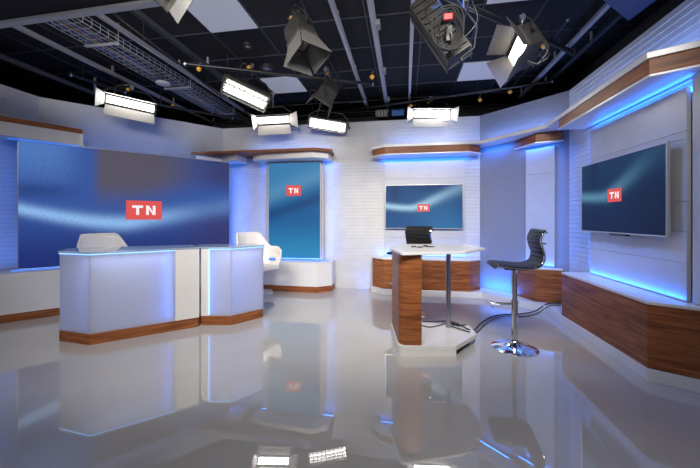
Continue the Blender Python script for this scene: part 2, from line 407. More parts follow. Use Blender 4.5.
def screen(name, label, a, b, z0, z1, fn, bez=.012, bm_mat='bezel', th=.02, nu=72, nv=48, logo=(.5, .5, .13), stand=False, group=None):
    a = V2(a); b = V2(b); d = (b-a).normalized(); n = Vector((d.y, -d.x)); Lw = (b-a).length; c = (a+b)/2
    t = thing(name, label, 'screen', (c.x, c.y, z0), group=group)
    D = Vector((d.x, d.y, 0)); N = Vector((n.x, n.y, 0)); A = Vector((a.x, a.y, 0))
    def P(u, w, off): return A + D*u + N*off + Vector((0, 0, w))
    bm = bm_()
    prism(bm, [(a-n*th), (b-n*th), (b-n*.004), (a-n*.004)], z0, z1)
    obj('housing', bm, 'bezelblack', t)
    bm = bm_(); pr = .006
    def bar(u0, u1, w0, w1):
        q = [P(u0, 0, pr), P(u1, 0, pr), P(u1, 0, -th-.001), P(u0, 0, -th-.001)]
        prism(bm, [x[:2] for x in q], w0, w1)
    bar(-bez, 0, z0-bez, z1+bez); bar(Lw, Lw+bez, z0-bez, z1+bez); bar(0, Lw, z0-bez, z0); bar(0, Lw, z1, z1+bez)
    obj('bezel', bm, bm_mat, t, bevel=.002)
    bm = bm_(); lay = bm.loops.layers.color.new('pic')
    vs = [[bm.verts.new(P(Lw*i/nu, z0+(z1-z0)*j/nv, .0)) for i in range(nu+1)] for j in range(nv+1)]
    for j in range(nv):
        for i in range(nu):
            f = bm.faces.new((vs[j][i], vs[j][i+1], vs[j+1][i+1], vs[j+1][i]))
            for l, (ii, jj) in zip(f.loops, ((i, j), (i+1, j), (i+1, j+1), (i, j+1))):
                cc = fn(ii/nu, jj/nv); s_ = [1.055*max(x, 0)**(1/2.4)-.055 if x > .0031 else 12.92*max(x, 0) for x in cc]
                l[lay] = (*s_, 1)
    obj('display', bm, ms, t, recalc=False)
    # the red logo plate with the letters T N
    lu, lv, lh = logo; cxu = Lw*lu; czv = z0+(z1-z0)*lv; hh = lh/2; hw = hh*1.62 if Lw > 1.1 and name != 'portrait_screen' else hh*1.45
    def plate(u0, u1, w0, w1, o0, o1, bm):
        hull_faces(bm, [P(x_, w_, o_) for x_ in (u0, u1) for w_ in (w0, w1) for o_ in (o0, o1)], [(0,1,3,2),(4,6,7,5),(0,4,5,1),(2,3,7,6),(0,2,6,4),(1,5,7,3)])
    bm = bm_(); plate(cxu-hw, cxu+hw, czv-hh, czv+hh, .0008, .0018, bm); lp = obj('logo_plate', bm, 'logored', t)
    bm = bm_(); H = hh*.50; s = hh*.26
    tx = cxu-hw*.38; tw = hw*.30
    plate(tx-tw, tx+tw, czv+H-s, czv+H, .002, .003, bm); plate(tx-s/2, tx+s/2, czv-H, czv+H-s, .002, .003, bm)
    nx = cxu+hw*.36; nw = hw*.27
    plate(nx-nw, nx-nw+s, czv-H, czv+H, .002, .003, bm); plate(nx+nw-s, nx+nw, czv-H, czv+H, .002, .003, bm)
    pts = [(nx-nw+s, czv+H), (nx-nw+s, czv+H-s*1.35), (nx+nw-s, czv-H), (nx+nw-s, czv-H+s*1.35)]
    v_ = [P(x_, w_, .0025) for x_, w_ in pts]; hull_faces(bm, v_+[p+N*.0005 for p in v_], [(4, 5, 6, 7), (0, 3, 2, 1), (0,1,5,4),(1,2,6,5),(2,3,7,6),(3,0,4,7)])
    obj('letters', bm, 'logowhite', lp)
    if stand:
        bm = bm_(); q = [P(Lw*.42, 0, pr+.002), P(Lw*.62, 0, pr+.002), P(Lw*.62, 0, -.03), P(Lw*.42, 0, -.03)]
        prism(bm, [x[:2] for x in q], z0-bez-.018, z0-bez); obj('sensor_bar', bm, 'bezelblack', t)
        bm = bm_(); q = [P(Lw*.3, 0, -th), P(Lw*.7, 0, -th), P(Lw*.7, 0, -th-.035), P(Lw*.3, 0, -th-.035)]
        prism(bm, [x[:2] for x in q], z0+.2, z1-.2); obj('wall_bracket', bm, 'black', t)
    return t
screen('video_wall', 'giant blue screen with a red logo standing behind the white news desk', sL, sR, .625, 2.325, pic_big, bez=.008, th=.06, nu=140, nv=90, logo=(.515, .47, .30))
screen('portrait_screen', 'tall portrait blue screen between the giant screen and the back wall', (-2.515, 5.75), (-1.525, 5.75), .56, 2.315, pic_tall, bez=.014, bm_mat='panel', nu=50, nv=90, logo=(.49, .71, .195))
screen('wall_screen', 'landscape blue screen hung on the back wall above the walnut bench', (-.335, 5.80), (.97, 5.80), 1.125, 1.873, pic_wide, stand=True, logo=(.5, .47, .13))
screen('wall_screen', 'large dark blue landscape screen hung on the right wall', (2.10, 4.32), (2.10, 3.04), 1.155, 1.91, pic_dark, stand=True, logo=(.48, .50, .135))

# ---------------------------------------------------------------- blue LED strips and added uplights
def nv(n, z=0): return Vector((n[0], n[1], z))
# right wall: under the cornice, and behind the bench
strip('led_strip', (2.232, 4.33, 2.31), (2.232, 2.90, 2.31), (.3, 0, 1), .015, 11)
strip('led_strip', (2.235, 4.42, .66), (2.235, 4.42, 2.36), (-.3, 1, 0), .02, 2.5)
strip('led_strip', (2.165, 4.36, .645), (2.165, 2.98, .645), (.1, 0, 1), .012, 5.5)
# diagonal wall
for t0, t1 in ((.08, .56),):
    p0 = pa+dr*t0+nr*.06; p1 = pa+dr*t1+nr*.06
    strip('led_strip', nv(p0, 2.48), nv(p1, 2.48), (.3, .3, -1), .03, 12)
    strip('led_strip', nv(pa+dr*.05+nr*.10, .115), nv(pa+dr*.62+nr*.10, .115), (.35, .35, 1), .04, 38)
strip('led_strip', nv(pa+dr*.72+nr*.06, 2.36), nv(pa+dr*1.2+nr*.04, 2.36), (.3, .3, -1), .03, 8)
strip('led_strip', nv(pa+dr*1.24+nr*.03, .62), nv(pa+dr*1.24+nr*.03, 2.3), (1, -.3, 0), .03, 2)
strip('led_strip', nv(pa+dr*.72+nr*.08, .605), nv(pa+dr*1.2+nr*.04, .605), (.3, .3, 1), .03, 6)
# back wall
strip('led_strip', (-.42, 5.85, 2.355), (1.12, 5.85, 2.355), (0, .4, -1), .03, 7)
strip('led_strip', (-.50, 5.84, .635), (1.18, 5.84, .635), (0, .4, 1), .03, 7)
strip('led_strip', (-.66, 5.86, .02), (-.66, 5.62, .5), (-1, .3, .2), .03, 4)
# portrait screen
strip('led_strip', (-2.68, 5.84, 2.335), (-1.30, 5.84, 2.335), (0, .3, -1), .03, 8)
strip('led_strip', (-1.42, 5.83, .60), (-1.42, 5.83, 2.25), (1, .5, 0), .02, 3)
strip('led_strip', (-2.60, 5.83, .60), (-2.60, 5.83, 2.25), (-1, .5, 0), .02, 4)
strip('led_strip', (-2.9, 5.70, .545), (-1.3, 5.72, .545), (0, .5, 1), .02, 5)
# giant screen
strip('led_strip', nv(sR-nS*.08-dS*.03, .65), nv(sR-nS*.08-dS*.03, 2.3), nv(dS*1.0-nS*.4), .03, 7)
strip('led_strip', nv(sL-nS*.07+dS*.02, .65), nv(sL-nS*.07+dS*.02, 2.3), nv(-dS-nS*.4), .03, 1.8)
strip('led_strip', nv(sL-nS*.1, .62), nv(sR-nS*.1, .62), (0, 0, 1), .03, 5)
strip('led_strip', (2.235, 2.83, .7), (2.235, 2.83, 2.35), (-.1, -1, 0), .02, 4)
UP = (.18, .34, 1)  # pale blue of the added uplights that tint the upper walls
strip('added_upwash', (2.1, 4.6, 2.64), (2.1, 1.6, 2.64), (.5, 0, 1), .04, 4, UP)
strip('added_upwash', nv(pa+dr*.1+nr*.12, 2.57), nv(pa+dr*1.25+nr*.12, 2.60), (.4, .4, 1), .04, 9, UP)
strip('added_upwash', (-.3, 5.72, 2.565), (1.1, 5.72, 2.565), (0, .5, 1), .04, 6, UP)
strip('added_upwash', (-2.9, 5.72, 2.505), (-1.4, 5.72, 2.505), (0, .4, 1), .04, 6, UP)
strip('added_upwash', nv(sL-nS*.1, 2.36), nv(sR-nS*.1-dS*.5, 2.36), nv(-nS*.4, 1), .04, 4, UP)
# visible glowing strips
def ledbar(label, a, b, r, m='led'):
    a = Vector(a); b = Vector(b)
    tag(obj('led_bar', tube(bm_(), [a, b], r, 6), m), label, 'led strip')
ledbar('blue glowing strip along the foot of the giant screen', nv(sL+nS*.02-dS*.06, .613), nv(sR+nS*.02, .613), .007)
ledbar('blue glowing strip under the cornice over the giant screen left end', nv(sL+nS*.01-dS*.1, 2.338), nv(sL+nS*.01+dS*.62, 2.338), .006)
ledbar('blue glowing strip on the white bench at the foot of the portrait screen', (-2.6, 5.66, .537), (-1.32, 5.66, .537), .006)

# ---------------------------------------------------------------- news desk
def desk(label, top, face_spec, zt, foot=.11, name='news_desk', mull=None):
    c = sum((V2(p) for p in top), Vector((0, 0)))/len(top)
    t = thing(name, label, 'desk', (c.x, c.y, 0))
    n_ = len(top)
    kp = offset_poly(top, .008)
    obj('kick_board', prism(bm_(), rnd(kp, {i: .05 for i in range(n_)}), 0, foot), 'wood', t, bevel=.003)
    obj('floor_board', prism(bm_(), offset_poly(top, -.04), foot, foot+.02), 'white', t)
    obj('glass_top', prism(bm_(), offset_poly(top, .014), zt-.018, zt), 'glass', t, bevel=.002)
    for i, (m, a, b, frac) in enumerate(face_spec):
        A = V2(top[a]); B = V2(top[b]); f0, f1 = frac; P0 = A+(B-A)*f0; P1 = A+(B-A)*f1
        d = (P1-P0).normalized(); n = Vector((d.y, -d.x))
        if (c-P0).dot(n) > 0: n = -n
        th = .02; P0i = P0-n*th; P1i = P1-n*th
        nm = {'frosted': 'frosted_panel', 'white': 'white_panel'}[m]
        obj(nm, prism(bm_(), [P0, P1, P1i, P0i], foot+.001, zt-.02), m, t)
    return t, c
zt = .95
A1 = V2(S(59.7, 340.8, 0)); A2 = V2(S(90, 345.0, 0)); A3 = V2(S(199.2, 326.4, 0))
dA = (A3-A2).normalized(); nA = Vector((-dA.y, dA.x))
topA = [A1, A2, A3, A3+nA*.46-dA*.02, A1+nA*.38+dA*.03]
fA = 1-.245
tA, cA = desk('larger left half of the white news desk with frosted front', topA,
    [('frosted', 0, 1, (.0, 1)), ('frosted', 1, 2, (0, fA)), ('white', 1, 2, (fA, 1)), ('white', 2, 3, (0, 1)), ('white', 4, 0, (0, 1))], zt)
B1 = V2(S(200, 325.2, 0)); B2 = V2(S(231, 325.0, 0)); B3 = V2(S(263.5, 317, 0))
dB = (B3-B2).normalized(); nB = Vector((-dB.y, dB.x))
topB = [B1+dA*.012, B2, B3, B3+nB*.34, B1+nA*.42+dA*.05]
tB, cB = desk('smaller right half of the white news desk with blue lit left edge', topB,
    [('white', 0, 1, (0, .25)), ('frosted', 0, 1, (.25, 1)), ('frosted', 1, 2, (0, 1)), ('frosted', 2, 3, (0, 1)), ('white', 4, 0, (0, 1))], zt-.002)
# glow bars under the glass edge and lamps inside the desk
def desk_led(t, a, b, z, r=.008, m='ledwhite'):
    obj('led_bar', tube(bm_(), [nv(a, z), nv(b, z)], r, 6), m, t, label='pale blue glowing strip')
i1 = -nA*.006
dC = (A2-A1).normalized(); nC = Vector((-dC.y, dC.x))
desk_led(tA, A1-nC*.006, A2-nC*.006, zt-.026, .0045); desk_led(tA, A2+i1, A2+dA*(A3-A2).length*fA+i1, zt-.026, .0045)
desk_led(tB, B2-nB*.006, B3-nB*.006-dB*.01, zt-.028, .0045)
wp = B1+dA*.012; vv = (B2-wp); vn = Vector((-vv.y, vv.x)).normalized()
desk_led(tB, wp+vv*.27-vn*.006, B2-vn*.006, zt-.028, .0045)
obj('led_bar', tube(bm_(), [nv(wp+vv*.27-vn*.004, .13), nv(wp+vv*.27-vn*.004, zt-.03)], .009, 6), 'ledwhite', tB, label='upright pale blue glowing strip')
strip('desk_lamp', nv(A2+nA*.07, zt-.05), nv(A2+dA*.75+nA*.07, zt-.05), nv(nA*.25, -1), .04, 4, (.5, .62, 1))
strip('desk_lamp', nv(A2+dA*.74+nA*.06, .16), nv(A2+dA*.74+nA*.06, zt-.06), nv(-dA, 0), .03, 7, (.03, .2, 1))
strip('desk_lamp', nv(B2+nB*.07, zt-.05), nv(B3+nB*.07-dB*.05, zt-.05), nv(nB*.25, -1), .04, 4, (.5, .62, 1))
strip('desk_lamp', nv(wp+vv*.36+nB*.05, .16), nv(wp+vv*.36+nB*.05, zt-.06), nv(dB, 0), .03, 9, (.03, .22, 1))
area('desk_lamp', nv(cA, .88), nv(cA-nA*.2, .1), .5, .3, 1.2, (.85, .88, 1))
area('desk_lamp', nv(cB, .88), nv(cB-nB*.2, .1), .3, .3, .8, (.85, .88, 1))

# ---------------------------------------------------------------- white shell chairs
def shell_chair(label, loc, rz):
    t = thing('shell_chair', label, 'chair', loc, Quaternion((0, 0, 1), rz), 'white shell chairs behind the news desk')
    bm = bm_(); NT = 44; rows = []
    def top(a):      # a: angle from the back, radians
        a = abs(a); k = sst(a, .6, 1.35); return .52*(1-k) + .30*k - .05*sst(a, 1.7, 2.2)
    span = math.radians(128)
    for i in range(NT+1):
        a = -span+2*span*i/NT; col = []
        h = top(a)
        for j in range(11):
            s_ = j/10
            if s_ < .35: r = .235*(s_/.35)*1.0+.02; z = -.01+.015*(s_/.35)**2
            else:
                q = (s_-.35)/.65; r = .255+.05*math.sin(min(1, q*1.5)*PI/2)+.02*q*(1 if abs(a) < .8 else .2); z = .005+h*q
                if q < .25: r -= .02*(1-q/.25)
            col.append(bm.verts.new((r*1.02*math.sin(a), -r*math.cos(a), .56+z)))
        rows.append(col)
    for i in range(NT):
        for j in range(10):
            am = abs(-span+2*span*(i+.5)/NT)
            if 1.2 < am < 1.7 and j == 5: continue        # the slot between arm and seat
            bm.faces.new((rows[i][j], rows[i+1][j], rows[i+1][j+1], rows[i][j+1]))
    obj('shell', bm, 'plastic', t, smooth=True, local=True, solid=.022)
    bm = bm_(); prism(bm, rnd([(-.2, -.19), (.2, -.19), (.22, .22), (-.22, .22)], .07), .545, .60)
    obj('seat_cushion', bm, 'plastic', t, bevel=.015, local=True)
    obj('pedestal', lathe(bm_(), [(.025, .02), (.022, .30), (.03, .31), (.03, .50), (.12, .53), (.12, .544)]), 'steel', t, smooth=True, local=True)
    obj('base_disc', lathe(bm_(), [(.0, 0), (.215, 0), (.215, .008), (.06, .022), (0, .024)]), 'steel', t, smooth=True, local=True)
    return t
ch = shell_chair('white shell chair beside the small right half of the news desk', R(-1.335, 4.80, 0), YAW+PI+1.0)
c2 = copy_tree(ch); c2['label'] = 'white shell chair behind the larger left half of the news desk'
c2.location = R(-3.30, 4.42, 0); c2.rotation_quaternion = Quaternion((0, 0, 1), YAW+PI+1.0)
tag(obj('footrest_block', prism(bm_(), [S(255, 293.5, .0)[:2], S(273, 293.5, .0)[:2], S(272, 290, .0)[:2], S(255, 290, .0)[:2]], 0, .03), 'white', bevel=.004), 'low white floor block between the shell chair and the white bench', 'floor block')

# ---------------------------------------------------------------- high table
def high_table():
    loc = R(.85, 3.4)
    t = thing('high_table', 'white topped high table with a curved walnut side panel', 'table', loc)
    T = [R(.475, 2.99), R(1.11, 3.12), R(1.445, 3.47), R(1.42, 3.95), R(.66, 4.02), R(.425, 3.47)]
    T = [V2(p) for p in T]
    obj('table_top', prism(bm_(), rnd(T, .04), .955, .98), 'white', t, bevel=.004)
    Bs = [V2(R(.45, 3.04)), V2(R(1.0, 3.055)), V2(R(1.315, 3.37)), V2(R(1.33, 3.62)), V2(R(.66, 3.80)), V2(R(.465, 3.70))]
    obj('base_plate', prism(bm_(), rnd(Bs, {0: .09}), .055, .10), 'white', t, bevel=.004)
    Bl = [V2(R(.45, 3.04)), V2(R(1.0, 3.055)), V2(R(1.03, 3.2)), V2(R(1.0, 3.6)), V2(R(.66, 3.80)), V2(R(.465, 3.70))]
    obj('base_block', prism(bm_(), rnd(Bl, {0: .09}), 0, .0555), 'white', t)
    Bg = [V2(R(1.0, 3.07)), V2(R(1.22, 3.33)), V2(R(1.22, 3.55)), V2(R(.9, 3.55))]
    obj('shade_block', prism(bm_(), Bg, .004, .0545), 'dark', t, label='dark block standing in for shade under the base')  # near-black block paints the shade below the overhanging base plate
    # walnut panel: side then rounded front return
    f0 = R(.675, 3.06); k = R(.465, 3.06); e = R(.475, 3.68); ix = Vector((.05, 0))
    o_ = [V2(f0), V2(k), V2(e)]
    outer = rnd(o_+[V2(e)+Vector((.05, 0)), V2(k)+Vector((.055, .05)), V2(f0)+Vector((0, .045))], {1: .09, 4: .05}, 8)
    obj('wood_panel', prism(bm_(), outer, .101, .954), 'wood', t, smooth=True)
    p = R(1.08, 3.57)
    bm = bm_(); tube(bm, [(p.x, p.y, .10), (p.x, p.y, .954)], .026, 20); box(bm, (p.x, p.y, .948), (.14, .14, .012))
    obj('leg', bm, 'steel', t, smooth=True)
    return t
high_table()
for lab, px, py, a in (('small black clip microphone lying left on the high table', 414, 247.3, .2), ('small black clip microphone lying right on the high table', 426, 246.6, -.5)):
    p = S(px, py, .981); t = thing('clip_microphone', lab, 'microphone', p, group='clip microphones on the high table')
    rot = Matrix.Rotation(a, 3, 'Z')
    obj('capsule', tube(bm_(), [rot@Vector((-.03, 0, .009)), rot@Vector((.02, 0, .009))], .008, 8), 'cable', t, local=True)
    obj('cord', tube(bm_(), smooth_path([rot@Vector(q) for q in ((.02, 0, .005), (.06, .03, .004), (.10, .0, .004), (.07, -.05, .004), (.02, -.06, .004))]), .0035, 6), 'cable', t, local=True)

# ---------------------------------------------------------------- bar stools
def bar_stool(label, loc, rz):
    """faces local -X"""
    t = thing('bar_stool', label, 'stool', loc, Quaternion((0, 0, 1), rz), 'black ribbed bar stools at the high table')
    obj('base_disc', lathe(bm_(), [(.0, .0), (.212, .0), (.215, .006), (.185, .018), (.12, .032), (.06, .05), (.035, .075), (.03, .09), (0, .09)], seg=48), 'chrome', t, smooth=True, local=True)
    bm = bm_(); tube(bm, [(0, 0, .085), (0, 0, .46)], .030, 20); tube(bm, [(0, 0, .46), (0, 0, .47), (0, 0, .80)], .024, 20)
    tube(bm, [(0, 0, .45), (0, 0, .475)], .034, 20)
    obj('pole', bm, 'chrome', t, smooth=True, local=True)
    bm = bm_(); tube(bm, [(-.02, .0, .44), (-.23, 0, .435)], .012, 10)
    tube(bm, [(-.23, .15, .435), (-.23, -.15, .435)], .011, 10)
    obj('foot_rest', bm, 'chrome', t, smooth=True, local=True)
    bm = bm_(); box(bm, (0, 0, .80), (.20, .16, .02)); tube(bm, [(0, .04, .795), (.02, .15, .79), (.02, .21, .785)], .006, 8)
    obj('seat_mount', bm, 'black', t, local=True)
    prof = smooth_path([(-.225, 0, .815), (-.205, 0, .835), (-.15, 0, .838), (0, 0, .828), (.10, 0, .828), (.165, 0, .85), (.20, 0, .90), (.205, 0, .96), (.185, 0, 1.03), (.175, 0, 1.09), (.19, 0, 1.15), (.215, 0, 1.185)], 8)
    bm = bm_(); hw = .20; rows = []; acc = 0; last = None
    for i, p in enumerate(prof):
        if last is not None: acc += (p-last).length
        last = p; q = prof[min(i+1, len(prof)-1)]-prof[max(i-1, 0)]; q.normalize(); n = Vector((-q.z, 0, q.x))
        rows.append((p, n, abs(math.sin(acc/.048*PI))**.5))
    up = []; dn = []
    for p, n, w in rows:
        up.append([bm.verts.new(p+n*(.004+.011*w*(1 if abs(y) < .95 else .3))+Vector((0, y*hw, 0))) for y in (-1, -.9, 0, .9, 1)])
        dn.append([bm.verts.new(p-n*.008+Vector((0, y*hw, 0))) for y in (-1, -.9, 0, .9, 1)])
    for A, flip in ((up, 0), (dn, 1)):
        for i in range(len(A)-1):
            for j in range(4): bm.faces.new((A[i][j], A[i+1][j], A[i+1][j+1], A[i][j+1]))
    for i in range(len(up)-1):
        bm.faces.new((up[i][0], up[i+1][0], dn[i+1][0], dn[i][0])); bm.faces.new((up[i][4], up[i+1][4], dn[i+1][4], dn[i][4]))
    for j in range(4):
        bm.faces.new((up[0][j], up[0][j+1], dn[0][j+1], dn[0][j])); bm.faces.new((up[-1][j], up[-1][j+1], dn[-1][j+1], dn[-1][j]))
    obj('padded_seat', bm, 'leather', t, smooth=True, local=True)
    for s_ in (-1, 1):
        bm = bm_(); tube(bm, [p-n*.002+Vector((0, s_*(hw+.008), 0)) for p, n, w in rows], .010, 8)
        obj('side_rail', bm, 'chrome', t, smooth=True, local=True)
    bm = bm_(); tube(bm, [(.222, -hw-.012, 1.165), (.222, hw+.012, 1.165)], .010, 8); tube(bm, [(.215, -hw, 1.06), (.215, hw, 1.06)], .008, 8)
    tube(bm, [(.222, hw+.01, 1.165), (.24, hw+.02, 1.165)], .013, 8)
    obj('back_bar', bm, 'chrome', t, smooth=True, local=True)
    return t
st = bar_stool('black ribbed bar stool with a chrome disc base right of the high table', R(1.645, 3.25, 0), math.radians(-4))
s2 = copy_tree(st); s2['label'] = 'black ribbed bar stool half hidden behind the high table'
s2.location = R(.80, 4.36, 0); s2.rotation_quaternion = Quaternion((0, 0, 1), math.radians(52))

# ---------------------------------------------------------------- cables on the floor
def floor_cable(label, pts, r, m='cable', name='cable'):
    P = smooth_path([S(px, py, z) for px, py, z in pts], 8)
    return tag(obj(name, tube(bm_(), P, r, 8), m, smooth=True), label, 'cable')
floor_cable('black cable running from the high table past the stool to the walnut corner bench', [(452, 323, .125), (462, 326, .125), (468, 329, .112), (474, 330, .06), (480, 324, .012), (489, 318, .012), (503, 314.5, .012), (520, 314, .012), (535, 311, .02), (547, 304, .113), (560, 303, .113)], .008)
floor_cable('second cable lying beside the black one from the high table to the corner bench', [(450, 326, .112), (462, 329.5, .112), (470, 332, .1), (477, 332, .012), (485, 324, .012), (492, 320, .012), (505, 316, .012), (522, 316.5, .012), (538, 313, .02), (549, 306, .113), (561, 305, .113)], .006)
floor_cable('thin black cable crossing the base of the high table from the walnut panel', [(422, 325.5, .106), (430, 327, .106), (440, 325, .106), (448, 322.5, .106), (458, 324.5, .106)], .006)
floor_cable('grey black loop of cable behind the leg of the high table', [(423, 321.5, .106), (435, 321.5, .106), (448, 321, .106), (456, 323, .12), (452, 325, .106), (466, 325, .106)], .006)
tag(obj('power_connector', tube(bm_(), [S(452, 323, .12), S(459, 325, .12)], .018, 10), 'cable'), 'black cable connector on the base beside the table leg', 'connector')

# ---------------------------------------------------------------- ceiling things
for lab, x, y in (('pale blue light tile in the ceiling at the top left, nearest the giant screen side', -2.026, 3.32), ('pale blue light tile in the ceiling farther back on the left', -2.026, 5.287),
                  ('pale blue light tile in the ceiling behind the open barn door lamp', 1.15, 5.287), ('pale blue light tile at the top edge of the picture on the right', 1.15, 3.32)):
    t = thing('ceiling_light_tile', lab, 'ceiling light', (x, y, ZC-.012), group='ceiling light tiles')
    obj('light_tile', box(bm_(), (x, y, ZC-.013), (.60, .62, .014)), 'tile_glow', t)
for lab, x, y, r in (('small round ceiling downlight beside the near light tile', -2.03, 3.97, .06), ('large round ceiling speaker ahead of the far light tile', -2.05, 4.63, .12)):
    t = thing('ceiling_fitting', lab, 'ceiling fitting', (x, y, ZC-.02))
    obj('ring', lathe(bm_(), [(r*.62, -.03), (r*.7, -.05), (r, -.045), (r*1.05, -.012), (r*1.05, 0), (r*.62, 0)], (x, y, ZC-.0)), 'black', t, smooth=True)
    obj('lens', lathe(bm_(), [(0, -.038), (r*.6, -.03), (r*.6, -.012), (0, -.012)], (x, y, ZC)), 'paper' if r < .1 else 'steel', t, smooth=True)
def rail(label, x, y0, y1, z=3.45, w=.04, m='rail', h=.035):
    t = thing('lighting_rail', label, 'rail', (x, (y0+y1)/2, z), group='ceiling rails')
    bm = bm_(); box(bm, (x, (y0+y1)/2, z), (w, y1-y0, h)); box(bm, (x+w*.55, (y0+y1)/2, z+.02), (w*.35, y1-y0, .012))
    obj('channel', bm, m, t)
    y = y0+.5
    while y < y1:
        obj('hanger', box(bm_(), (x, y, (z+ZC)/2), (.015, .03, ZC-z-.01)), 'rail', t); y += 1.3
    return t
rail('pale ceiling rail left of centre', -.725, 3.0, 6.7)
rail('pale ceiling rail at centre with junction boxes', -.345, 2.4, 6.7, w=.05)
rail('slim ceiling rail running straight back right of centre', .075, 2.4, 6.7, w=.035)
rail('bright blue grey ceiling rail near the right wall', 2.02, 3.05, 6.2, w=.05)
rail('dim ceiling rail closest to the right wall', 2.24, 2.6, 6.2, z=3.44, w=.03, m='tbar')
rail('long pale ceiling rail nearest the left wall', -4.31, 2.4, 6.9, w=.045)
rail('pale ceiling rail between the cable tray and the pipe', -3.2, 2.4, 6.9, w=.035)
rail('dim thin ceiling rail left of the light tiles', -2.75, 2.4, 6.9, w=.02, m='tbar')
rail('dark rail low over the left wall', -4.95, 1.4, 5.6, z=3.3, w=.05, m='tbar')
for i, (x, y) in enumerate(((-.30, 3.6), (-.30, 4.75), (-.30, 5.9))):
    lab = ('grey junction box on the centre rail, nearest one', 'grey junction box on the centre rail, middle one', 'grey junction box on the centre rail, farthest one')[i]
    tag(obj('junction_box', box(bm_(), (x+.005, y, 3.44), (.05, .12, .06)), 'greybox', bevel=.004), lab, 'junction box', 'junction boxes on the centre rail')
# cable tray
t = thing('cable_tray', 'wire mesh cable tray hung from the ceiling on the left', 'cable tray', (-3.53, 4.6, 3.36))
bm = bm_(); x0, x1, y0, y1, zt_ = -3.73, -3.34, 2.5, 6.7, 3.36
for k in range(7): tube(bm, [(x0+(x1-x0)*k/6, y0, zt_), (x0+(x1-x0)*k/6, y1, zt_)], .0048, 4)
for s_ in (x0, x1):
    for dz in (.05, .09): tube(bm, [(s_, y0, zt_+dz), (s_, y1, zt_+dz)], .0048, 4)
y = y0
while y < y1:
    tube(bm, [(x0, y, zt_+.09), (x0, y, zt_), (x1, y, zt_), (x1, y, zt_+.09)], .0048, 4); y += .1
obj('wire_mesh', bm, 'rail', t)
for y in (3.3, 4.6, 5.9):
    bm = bm_(); box(bm, (-3.535, y, zt_-.012), (.46, .04, .012))
    for xx in (-3.76, -3.31): tube(bm, [(xx, y, zt_-.012), (xx, y, ZC)], .005, 6)
    obj('hanger', bm, 'rail', t)
for k, (m, lab) in enumerate((('cableblue', 'blue cable lying in the wire tray'), ('cabletan', 'tan cable lying in the wire tray'), ('cableviolet', 'violet cable lying in the wire tray'), ('cablegrey', 'light grey cable winding across the wire tray'), ('cable', 'black cable lying in the wire tray'))):
    pts = []; y = 2.5
    while y < 6.6: pts.append((-3.66+.07*k+random.uniform(-.03, .03)+(.1*math.sin(y*2) if m == 'cablegrey' else 0), y, zt_+.015)); y += .45
    tag(obj('tray_cable', tube(bm_(), smooth_path(pts, 5), .011, 6), m, smooth=True), lab, 'cable', 'cables in the wire tray')
t = thing('access_point', 'round white disc unit hanging under the cable tray', 'wireless unit', S(163, 83.5, 3.28))
obj('disc', lathe(bm_(), [(0, -.02), (.08, -.016), (.10, 0), (.09, .015), (0, .02)]), 'panel', t, smooth=True, local=True)
obj('stem', tube(bm_(), [(0, 0, .018), (0, 0, .07)], .012, 8), 'black', t, local=True)

# near soffit edges
e0 = R(-5.2, 3.40); e1 = R(-1.30, 2.66); dE = (e1-e0).normalized(); nE = Vector((-dE.y, dE.x, 0))
t = thing('hanging_soffit', 'dark hanging ceiling panel with a pale grey edge at the top left', 'soffit', (e0+e1)/2+Vector((0, 0, 3.1)))
q = [e0-nE*.02, e1-nE*.02, e1-nE*1.6, e0-nE*1.6]
obj('dark_panel', prism(bm_(), [p[:2] for p in q], 3.115, 3.17), 'ceil', t)
q = [e0+nE*.03, e1+nE*.03, e1-nE*.035, e0-nE*.035]
obj('edge_trim', prism(bm_(), [p[:2] for p in q], 3.09, 3.16), 'trimgrey', t)
g_ = [S(603, 0, 3.2), S(628.5, 21, 3.2), S(656, 0, 3.2)]
g4 = g_[0]+(g_[2]-g_[1])
t = thing('hanging_soffit', 'dark blue square ceiling panel at the top right', 'soffit', g_[1])
obj('dark_panel', prism(bm_(), [p[:2] for p in (g_[0], g_[1], g_[2], g4)], 3.2, 3.26), 'bluebox', t)
for w in (0,):
    obj('hanger', tube(bm_(), [nv((g_[0]+g_[2])/2, 3.26), nv((g_[0]+g_[2])/2, ZC)], .012, 6), 'black', t)

# dark duct along the walls above the set
struct('trim_duct_back', box(bm_(), (-1.0, 6.75, 3.28), (6.4, .35, .3)), 'darkwall')
struct('trim_duct_right', box(bm_(), (2.75, 4.0, 3.3), (.35, 6, .3)), 'darkwall')
for lab, px, py, m in (('grey cable box on the duct above the back wall', 382, 114, 'greybox'), ('blue bundle of cables beside the grey box above the back wall', 398, 113, 'cableblue')):
    p = R((px-350)/325*6.25, 6.25, 1.3+(218-py)*6.25/325)
    t = thing('cable_box', lab, 'box', p)
    bm = bm_(); box(bm, (0, 0, 0), (.24, .12, .14)); obj('box_body', bm, m, t, local=True, bevel=.01)
    bm = bm_()
    for k in range(4): tube(bm, smooth_path([(-.1+.06*k, -.07, .05), (-.08+.06*k, -.09, -.01), (-.1+.07*k, -.07, -.07)], 4), .008, 6)
    obj('cable_loops', bm, 'cable' if m == 'greybox' else 'cableblue', t, local=True)
    obj('bracket', box(bm_(), (0, .26, .0), (.04, .44, .04)), 'black', t, local=True)

